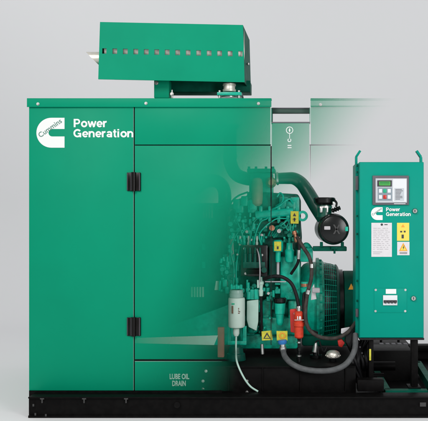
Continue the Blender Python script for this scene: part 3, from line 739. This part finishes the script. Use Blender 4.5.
b = MB(); b.cyl(W(299, 343, .155), W(299, 341.5, .155), L(2.3), n=6); b.cyl(W(299, 356.5, .155), W(299, 355, .155), L(2.5), n=6); b.build('nut', 'steel', rp)
# tank fittings
tf = thing('tank_sender', 'black tank fitting with silver tip and curled cable on the tank top', 'fitting', W(315.5, 364, .3))
MB().lathe(W(316, 364, .3), W(316, 345.5, .3), [(0, L(7.6)), (.12, L(7.6)), (.14, L(6)), (.35, L(6)), (.37, L(6.8)), (.5, L(6.8)), (.52, L(3.4)), (1, L(2.8))], 28).build('body', 'gloss', tf)
MB().lathe(W(314.6, 352, .29), W(316, 341.5, .29), [(0, L(2.8)), (.5, L(2.4)), (.8, L(1.7)), (1, L(.6))], 18).build('silver_tip', 'steel', tf)
MB().tube([W(315, 342.5, .28), W(319, 340.5, .28), W(321, 346, .27), W(324, 352, .27), W(327, 347, .28)], L(.85), 8).build('cable', 'rubber', tf)
for x in (308.6, 312, 320, 323.4): MB().cyl(W(x, 362, .24), W(x, 359.6, .24), L(1.1), n=6).build('bolt', 'black', tf)
fc = thing('tank_filler', 'round pale filler cap on its short neck on the tank top', 'filler cap', W(333, 366, .2))
MB().lathe(W(333, 357.6, .2), W(333, 350, .2), [(0, L(6.2)), (.12, L(7.2)), (.55, L(7.2)), (.75, L(6.3)), (.93, L(4)), (1, L(.6))], 32).build('cap', 'silver', fc)
MB().cyl(W(333, 366, .2), W(333, 357.6, .2), L(3.8), n=24).build('neck', 'gloss', fc)
b = MB()
for i in range(10):
    a = 2 * math.pi * i / 10; c = W(333, 355.4, .2) + Vector((math.cos(a), math.sin(a), 0)) * L(7.3)
    b.ball(c, L(1.0), 8)
b.build('grip', 'silver', fc)
# ------------------------------------------------------------------ alternator, axis along X
alt = thing('alternator', 'round dark green alternator with ventilation grille right of the engine', 'alternator', W(335, 345, .7))
ac = W(330, 302, .66)
def AX(px): return (W(px, 0, .30).x, ac.y, ac.z)
def drum(x0, x1, r, name, m, prof=None, parent=alt):
    r *= S; pr = prof or [(0, .95 * r), (.06, r), (.94, r), (1, .95 * r)]
    return MB().lathe(AX(x0), AX(x1), pr, 64).build(name, m, parent)
K = 1.17
drum(299, 318, 46, 'flywheel_housing', 'eng', [(0, 38 * S), (.25, 44 * S), (.5, 46.5 * S), (1, 47 * S)])
drum(317, 320.5, 51.5, 'housing_flange', 'eng2')
drum(320.5, 325.5, 49, 'adapter_ring', 'eng2', [(0, 50 * S), (.5, 49.6 * S), (1, 46.5 * S)])
drum(325.5, 338.6, 45.5, 'grille_drum', 'gloss', [(0, 45.5 * S), (.6, 45 * S), (1, 42 * S)])
drum(338.2, 342.2, 43.5, 'end_ring', 'engdark', [(0, 44.2 * S), (.3, 43.6 * S), (.7, 41 * S), (1, 37 * S)])
drum(341.5, 346, 38, 'cooling_gap', 'gloss')
drum(346, 362, 36.5, 'stator_body', 'dgreen')
gb = MB(); R = 46.8 * S
for i in range(20):
    a = math.radians(96 + i * 12)           # the side towards the camera
    for x in ((325.8, 338.4),):
        y, z = R * math.sin(a - math.pi), R * math.cos(a - math.pi)
    th = math.radians(8 + i * 8.6)
    c = Vector((0, ac.y - R * math.sin(th), ac.z + R * math.cos(th)))
    gb.tube([Vector((AX(325.6)[0], c.y, c.z)), Vector((AX(338.6)[0], ac.y + (c.y - ac.y) * .93, ac.z + (c.z - ac.z) * .93))], L(.27), 6)
for px in (327.2, 329.2, 331.2, 333.2, 335.2, 337.2):
    pts = []
    for i in range(25):
        th = math.radians(5 + 170 * i / 24)
        rr2 = R * (1 - .07 * (px - 325.6) / 13); pts.append(Vector((AX(px)[0], ac.y - rr2 * math.sin(th), ac.z + rr2 * math.cos(th))))
    gb.tube(pts, L(.27), 6, 2)
gb.build('grille', 'eng', alt)
for i in range(14):
    th = math.radians(12 + i * 12); MB().cyl(Vector((AX(320.4)[0], ac.y - 49.8 * S * math.sin(th), ac.z + 49.8 * S * math.cos(th))), Vector((AX(323)[0], ac.y - 49.8 * S * math.sin(th), ac.z + 49.8 * S * math.cos(th))), L(1.6), n=6).build('bolt', 'eng2', alt)
tri = MB().prism([(351.2, 283.5), (354.2, 289.5), (348.4, 289.5)], .40, .404).build('warning_triangle', 'orange', alt)
MB().prism([(311, 300), (316.5, 299), (314.5, 288), (314, 284), (312, 288)], .27, .275).build('paper_tag', 'paper', alt)
MB().box(300, 248, 313, 262, .30, .42, .01).build('mounting_lug', 'eng', alt)
MB().tube([W(301, 252, .32), W(306, 245, .32), W(311, 250, .33)], L(3), 12).build('mounting_lug', 'eng2', alt)
MB().box(312, 288, 320, 293, .22, .25, .006).build('hose_clamp', 'faint', alt)
MB().box(302, 336, 356, 346, .45, .9, .01).build('foot', 'dgreen', alt)
# ------------------------------------------------------------------ air cleaner
air = thing('air_cleaner', 'round glossy black air cleaner with dark green intake pipe above the alternator', 'air filter', W(334, 252, .3))
fc0 = W(334.2, 229.2, .12)
MB().lathe(fc0 + Vector((-.02, .30, 0)), fc0, [(0, L(14)), (.05, L(15.4)), (.80, L(15.4)), (.81, L(16.3)), (.87, L(16.3)), (.88, L(15.6)), (.96, L(15.8)), (1, L(14.6))], 56).build('canister', 'gloss', air)
cp = MB().lathe(fc0, fc0 + Vector((0, -.008, 0)), [(0, L(14.4)), (.6, L(13.8)), (1, L(12.6))], 48).build('end_cap', 'gloss', air)
b = MB(); b.box(324.2, 226.2, 330.4, 229.8, .105, .115, .003); b.build('catch', 'faint', cp)
b = MB(); b.box(345.2, 226.6, 348.2, 231.2, .108, .115, .003); b.build('catch', 'eng', cp)
b = MB()
for sx in (-1, 1):
    b.prism([(336.6 - 3.6 * sx, 224.6), (336.6 - 1.9 * sx, 224.6), (336.6 + 3.6 * sx, 234), (336.6 + 1.9 * sx, 234)], .1085, .1105 + .0006 * sx)
b.build('cross_mark', 'crossgrey', cp)
MB().tube([W(275, 178.6, .36), W(286, 178.2, .36), W(294, 178.6, .36), W(301, 183, .36), W(307, 191, .34), (W(316, 206, .32)), W(325, 219.5, .30)], lambda t: L(5.6 + 1.9 * t, .34), 28, 10).build('intake_pipe', 'pipe', air)
b = MB()
b.cyl(W(276.5, 178.6, .36), W(278.5, 178.5, .36), L(7.2), n=28); b.build('hose_clip', 'steel', air)
MB().lathe(W(324.5, 205, .2), W(324.5, 197.6, .2), [(0, L(9)), (.3, L(11.2)), (.85, L(11.6)), (1, L(10.6))], 40).build('rain_cap', 'gloss', air)
MB().lathe(W(324.5, 217, .2), W(324.5, 205, .2), [(0, L(8)), (.3, L(7.6)), (1, L(7.6))], 32).build('neck', 'pipe', air)
b = MB(); b.lathe(W(324.5, 208, .2), W(324.5, 206, .2), [(0, L(8.1)), (1, L(8.1))], 32); b.box(319.8, 206.6, 322.4, 212.5, .155, .162, .002); b.box(326.4, 206.6, 328.2, 212.5, .155, .162, .002)
b.box(332.6, 201.6, 334.6, 204.4, .14, .15, .002)
b.build('clamp_band', 'steel', air)
b = MB(); b.tube([W(334.6, 200, .15), W(336.6, 203, .14), W(336, 207, .14)], L(1.1), 8); b.build('cap_hook', 'gloss', air)
kb = MB(); kb.lathe(W(331.5, 211, .14), W(340.4, 207.6, .14), [(0, L(1.6)), (.2, L(2.6)), (.3, L(1.6)), (.45, L(2.8)), (.55, L(1.6)), (.7, L(2.8)), (.8, L(1.6)), (.95, L(2.4)), (1, L(1.2))], 16); kb.build('dust_valve', 'gloss', air)
b = MB(); b.box(313, 246.6, 346.8, 251.2, .2, .3, .004); b.box(320, 242, 323, 247, .19, .22, .002); b.box(341, 242, 344, 247, .19, .22, .002)
b.build('mounting_bracket', 'dgreen', air)
b = MB(); b.box(331, 246.5, 337.5, 249.5, .185, .199, .002); b.cyl(W(334.5, 253.6, .19), W(334.5, 249, .19), L(1.1), n=8); b.build('bracket_bolt', 'dgreen', air)

# ------------------------------------------------------------------ control cabinet
CD = 0.08
cab = thing('control_cabinet', 'teal control cabinet with key pad, breaker and stickers on two black posts', 'control box', W(391, 389, .2))
MB().box(359.2, 162.0, 423.8, 338.0, CD + .006, CD + .30, .003).build('housing', 'cab', cab)
cdoor = MB().box(359.8, 162.4, 423.6, 337.6, CD - .006, CD + .0055, .003).build('door', 'cab', cab)
MB().box(359.5, 338.1, 424.2, 340.0, CD - .004, CD + .30).build('base_strip', 'gloss', cab)
for y0, y1, mm in ((176, 190, 'bezel'), (309, 317, 'bezel')):
    MB().box(355.8, y0, 358.4, y1, CD + .04, CD + .065, .002).build('hinge', mm, cab)
for y in (164.5, 171, 215, 233, 256, 280, 300): MB().box(356.6, y, 358.2, y + 2.2, CD + .03, CD + .05, .001).build('side_screw', 'dgreen', cab)
MB().box(355.6, 163.5, 359.0, 337, CD + .07, CD + .28).build('side_flange', 'cab', cab)
def strap(pts, name):
    b = MB(); w = 1.15
    for (x0, y0), (x1, y1) in zip(pts, pts[1:]):
        dx, dy = x1 - x0, y1 - y0; l = math.hypot(dx, dy); nx, ny = -dy / l * w, dx / l * w
        b.prism([(x0 + nx, y0 + ny), (x1 + nx, y1 + ny), (x1 - nx, y1 - ny), (x0 - nx, y0 - ny)], CD + .10, CD + .13, .001)
    b.build(name, 'cab', cab)
strap([(356.4, 168), (356.4, 156.6), (360.4, 150.6)], 'lifting_hook'); strap([(421.4, 164), (421.2, 157.0), (416.8, 150.6)], 'lifting_hook')
F = CD - .0065
pan = MB().box(372.6, 175.6, 409.0, 204.9, F - .010, F, .002).build('control_panel', 'bezel', cab)
MB().box(375.6, 178.4, 406.9, 202.6, F - .0115, F - .0101).build('panel_face', 'face', pan)
MB().box(392.8, 179.0, 406.4, 201.8, F - .0128, F - .0117).build('panel_legend', 'lface', pan)
b = MB(); b.box(394.4, 188.2, 404.0, 200.8, F - .0138, F - .0130); b.build('legend_block', 'face', pan)
b = MB(); bars(b, 395.4, 403.0, 189.2, 200.2, 8, True, .4, F - .0146, .0006, .4); b.build('legend_print', 'bezel', pan)
b = MB(); b.box(377.4, 180.3, 391.9, 186.5, F - .0150, F - .0117, .001); b.build('display_frame', 'ink', pan)
MB().box(379.2, 181.5, 390.3, 185.4, F - .0160, F - .0152).build('display', 'lcd', pan)
b = MB(); bars(b, 379.9, 389.6, 182.1, 185.2, 2, True, .35, F - .0168, .0006); b.build('display_print', 'dgreen', pan)
MB().box(377.8, 187.6, 392.0, 200.6, F - .0128, F - .0117).build('key_field', 'pad', pan)
for j, row in enumerate((('lface', 'bgreen', 'lface'), ('lface', 'red', 'lface'))):
    for i, mm in enumerate(row):
        x = 378.9 + i * 4.35; y = 188.9 + j * 6.1
        MB().box(x, y, x + 3.3, y + 3.9, F - .0155, F - .0130, .001).build('button', mm, pan)
text('panel_lettering', 'PowerCommand', 393.5, 204.4, 1.2, 11, F - .0108, 'lface', pan, th=.0004) if False else MB().box(394, 203.4, 405.5, 204.1, F - .0108, F - .0101).build('panel_print', 'lface', pan)
emblem(cab, 371.0, 207.2, 382.6, 220.0, F - .001)
bold_text('lettering', 'Power', 386.1, 211.2, 3.7, 13.9, F - .001, 'white', cab)
bold_text('lettering', 'Generation', 386.0, 216.0, 3.7, 24.7, F - .001, 'white', cab)
def lock(x, y):
    k = MB().lathe(W(x, y, F), W(x, y, F - .014), [(0, L(2.9)), (.4, L(2.8)), (.6, L(2.4)), (1, L(2.1))], 28).build('lock', 'steel', cab)
    MB().box(x - .45, y - 1.2, x + .45, y + 1.2, F - .0155, F - .0135).build('key_slot', 'ink', k)
lock(415.0, 211.0); lock(413.6, 298.4)
doc = MB().box(371.4, 222.8, 391.9, 256.8, F - .001, F).build('instruction_sheet', 'paper', cab)
b = MB()
for i, y in enumerate([228 + 1.9 * k for k in range(12)]):
    x = 373.2
    while x < 388.5:
        w = random.uniform(1.2, 4.5); b.box(x, y, min(x + w, 390), y + .55, F - .0016, F - .0011); x += w + random.uniform(.5, 2.5)
b.box(373, 251.6, 382, 252.3, F - .0016, F - .0011); b.box(373, 253.4, 380, 254, F - .0016, F - .0011)
b.build('small_print', 'faint', doc)
b = MB(); b.cyl(W(381.8, 224.6, F - .0011), W(381.8, 224.6, F - .0018), L(1.2), n=16); b.box(384.4, 224.2, 387.6, 225, F - .0018, F - .0011); b.build('heading', 'ink', doc)
ys = MB().box(397.0, 222.8, 409.2, 240.8, F - .001, F).build('yellow_sticker', 'pyellow', cab)
b = MB(); b.prism([(403, 224.2), (404.8, 227.2), (401.2, 227.2)], F - .0018, F - .0011); b.build('warning_print', 'orange', ys)
b = MB(); b.box(400.2, 230.9, 402.2, 232.4, F - .0018, F - .0011); b.box(403.8, 230.7, 405.6, 232.4, F - .0018, F - .0011); b.box(401.6, 234.6, 403.8, 238.4, F - .0018, F - .0011, .0); b.build('pictogram', 'ink', ys)
ws = MB().box(397.2, 241.8, 409.5, 255.2, F - .001, F).build('white_sticker', 'paper', cab)
b = MB(); b.prism([(403.3, 242.8), (407.6, 251.0), (399.0, 251.0)], F - .0018, F - .0011); wt = b.build('triangle', 'orange', ws)
b = MB(); b.prism([(403.3, 244.8), (406.1, 250.2), (400.5, 250.2)], F - .0024, F - .0019); b.build('triangle_inside', 'pyellow', ws)
b = MB(); b.prism([(403.9, 245.4), (402.6, 248.0), (403.4, 248.0), (402.9, 250.0), (404.4, 247.3), (403.6, 247.3), (404.4, 245.6)], F - .0030, F - .0025); bars(b, 399.6, 407.2, 252.2, 254.4, 2, True, .4, F - .0018, .0006); b.build('flash_print', 'ink', ws)
pl = MB().box(374.2, 288.4, 406.8, 312.6, F - .002, F, .0006).build('cover_plate', 'cab', cab)
for x, y in ((375.7, 289.9), (405.4, 289.9), (375.5, 311.1), (405.2, 311.1)): MB().hexbolt(x, y, F - .002, .85, .6).build('screw', 'steel', pl)
MB().box(385.8, 289.0, 396.2, 293.8, F - .003, F - .0021).build('breaker_label', 'white', cab)
br = MB().box(383.1, 295.3, 397.4, 305.3, F - .010, F - .0021, .001).build('circuit_breaker', 'lface', cab)
b = MB(); b.box(383.6, 300.2, 397.0, 302.6, F - .0115, F - .0101); b.build('slot', 'ink', br)
for i in range(4): MB().box(384.5 + i * 3.3, 301.2, 386.5 + i * 3.3, 303.4, F - .018, F - .0117, .001).build('toggle', 'ink', br)
# posts
for x0, x1, bt in ((369.0, 373.6, 386.5), (411.4, 418.0, 388.8)):
    MB().box(x0, 340.1, x1, bt, CD + .012, CD + .06, .002).build('post', 'black', cab)
    MB().box(x0 - 3, bt - 1.8, x1 + 3, bt, CD - .005, CD + .08, .002).build('post_foot', 'black', cab)
MB().box(369.2, 349, 371.2, 360.5, CD + .004, CD + .010, .002).build('yellow_tie', 'yellow', cab)
for x in (381, 398.5): MB().cyl(W(x, 342.2, .15), W(x, 339.8, .15), L(1.3), n=10).build('gland', 'black', cab)
# connector bundle left of the cabinet foot
cb = thing('cable_bundle', 'black cables and connectors hanging from the cabinet bottom left corner', 'cables', W(360, 388, .15))
for i in range(7):
    x = 354 + i * 2.6
    MB().tube([W(x + 2, 341, .2 + .02 * i), W(x - 2 + random.uniform(-2, 2), 352, .17), W(x - 1 + random.uniform(-3, 3), 364, .14), W(x + random.uniform(-2, 5), 378, .15 + .02 * i), W(x + 4, 388, .17)], L(random.uniform(1.4, 2.3)), 12).build('cable', 'rubber', cb)
MB().prism([(346, 330), (358, 322), (358, 352), (352, 356), (345, 342)], .22, .30, .01).build('connector_box', 'gloss', cb)
MB().box(357, 358, 366, 386, .17, .26, .004).build('connector_box', 'black', cb)
MB().box(357.5, 380, 384, 391.6, -.01, .06, .004).build('junction_box', 'black', cb)
bolts(((360, 347), (362, 353)), .15, .6, 1.0, 'screw', 'bezel', cb)
MB().prism([(341.2, 328.6), (349.5, 327.0), (350, 331), (345, 333.8), (341, 333.4)], .20, .206).build('white_tag', 'paper', cb)
MB().prism([(337.6, 341), (342, 339.6), (345, 343), (342, 347.6), (338.6, 346.4)], .22, .26, .004).build('red_cap', 'red', cb)

# ------------------------------------------------------------------ camera, light, render
cam = bpy.data.cameras.new('camera'); co = bpy.data.objects.new('camera', cam); COL.objects.link(co)
co.location = (CX, -D, CZ); co.rotation_euler = (math.radians(90), 0, 0)
cam.sensor_width = 36; cam.lens = 36 * D / (428 * S)
cam.shift_x = (214 - VX) / 428; cam.shift_y = (VY - 210.5) / 428
cam.clip_start = 0.1; cam.clip_end = 100
SC.camera = co

wd = bpy.data.worlds.new('World'); SC.world = wd; wd.use_nodes = True
wd.node_tree.nodes['Background'].inputs[0].default_value = (0.97, 0.985, 1.0, 1)
wd.node_tree.nodes['Background'].inputs[1].default_value = 0.48
def area(name, loc, target, sx, sy, power, col=(1, 1, 1)):
    l = bpy.data.lights.new(name, 'AREA'); l.shape = 'RECTANGLE'; l.size = sx; l.size_y = sy; l.energy = power; l.color = col
    o = bpy.data.objects.new(name, l); COL.objects.link(o); o.location = loc
    o.rotation_euler = (Vector(target) - Vector(loc)).to_track_quat('-Z', 'Y').to_euler()
    return o
area('soft_area_lamp', (-1.6, -4.2, 4.0), (0.1, 0, 0.9), 2.4, 1.8, 165, (1, .985, .96))
area('soft_area_lamp', (2.4, -3.2, 1.5), (0.3, 0.4, 0.7), 1.0, 1.6, 60)  # added lamp, low on the right, to brighten the engine
area('backdrop_light', (-2.5, 1.6, 4.6), (-0.6, 4.2, 1.2), 2.5, 0.6, 14)
area('backdrop_light', (3.3, 1.6, 4.6), (1.2, 4.2, 1.2), 2.5, 0.6, 14)
SC.view_settings.view_transform = 'Standard'; SC.view_settings.look = 'None'
SC.view_settings.exposure = 0; SC.view_settings.gamma = 1
SC.render.engine = 'CYCLES'
SC.cycles.transparent_max_bounces = 24
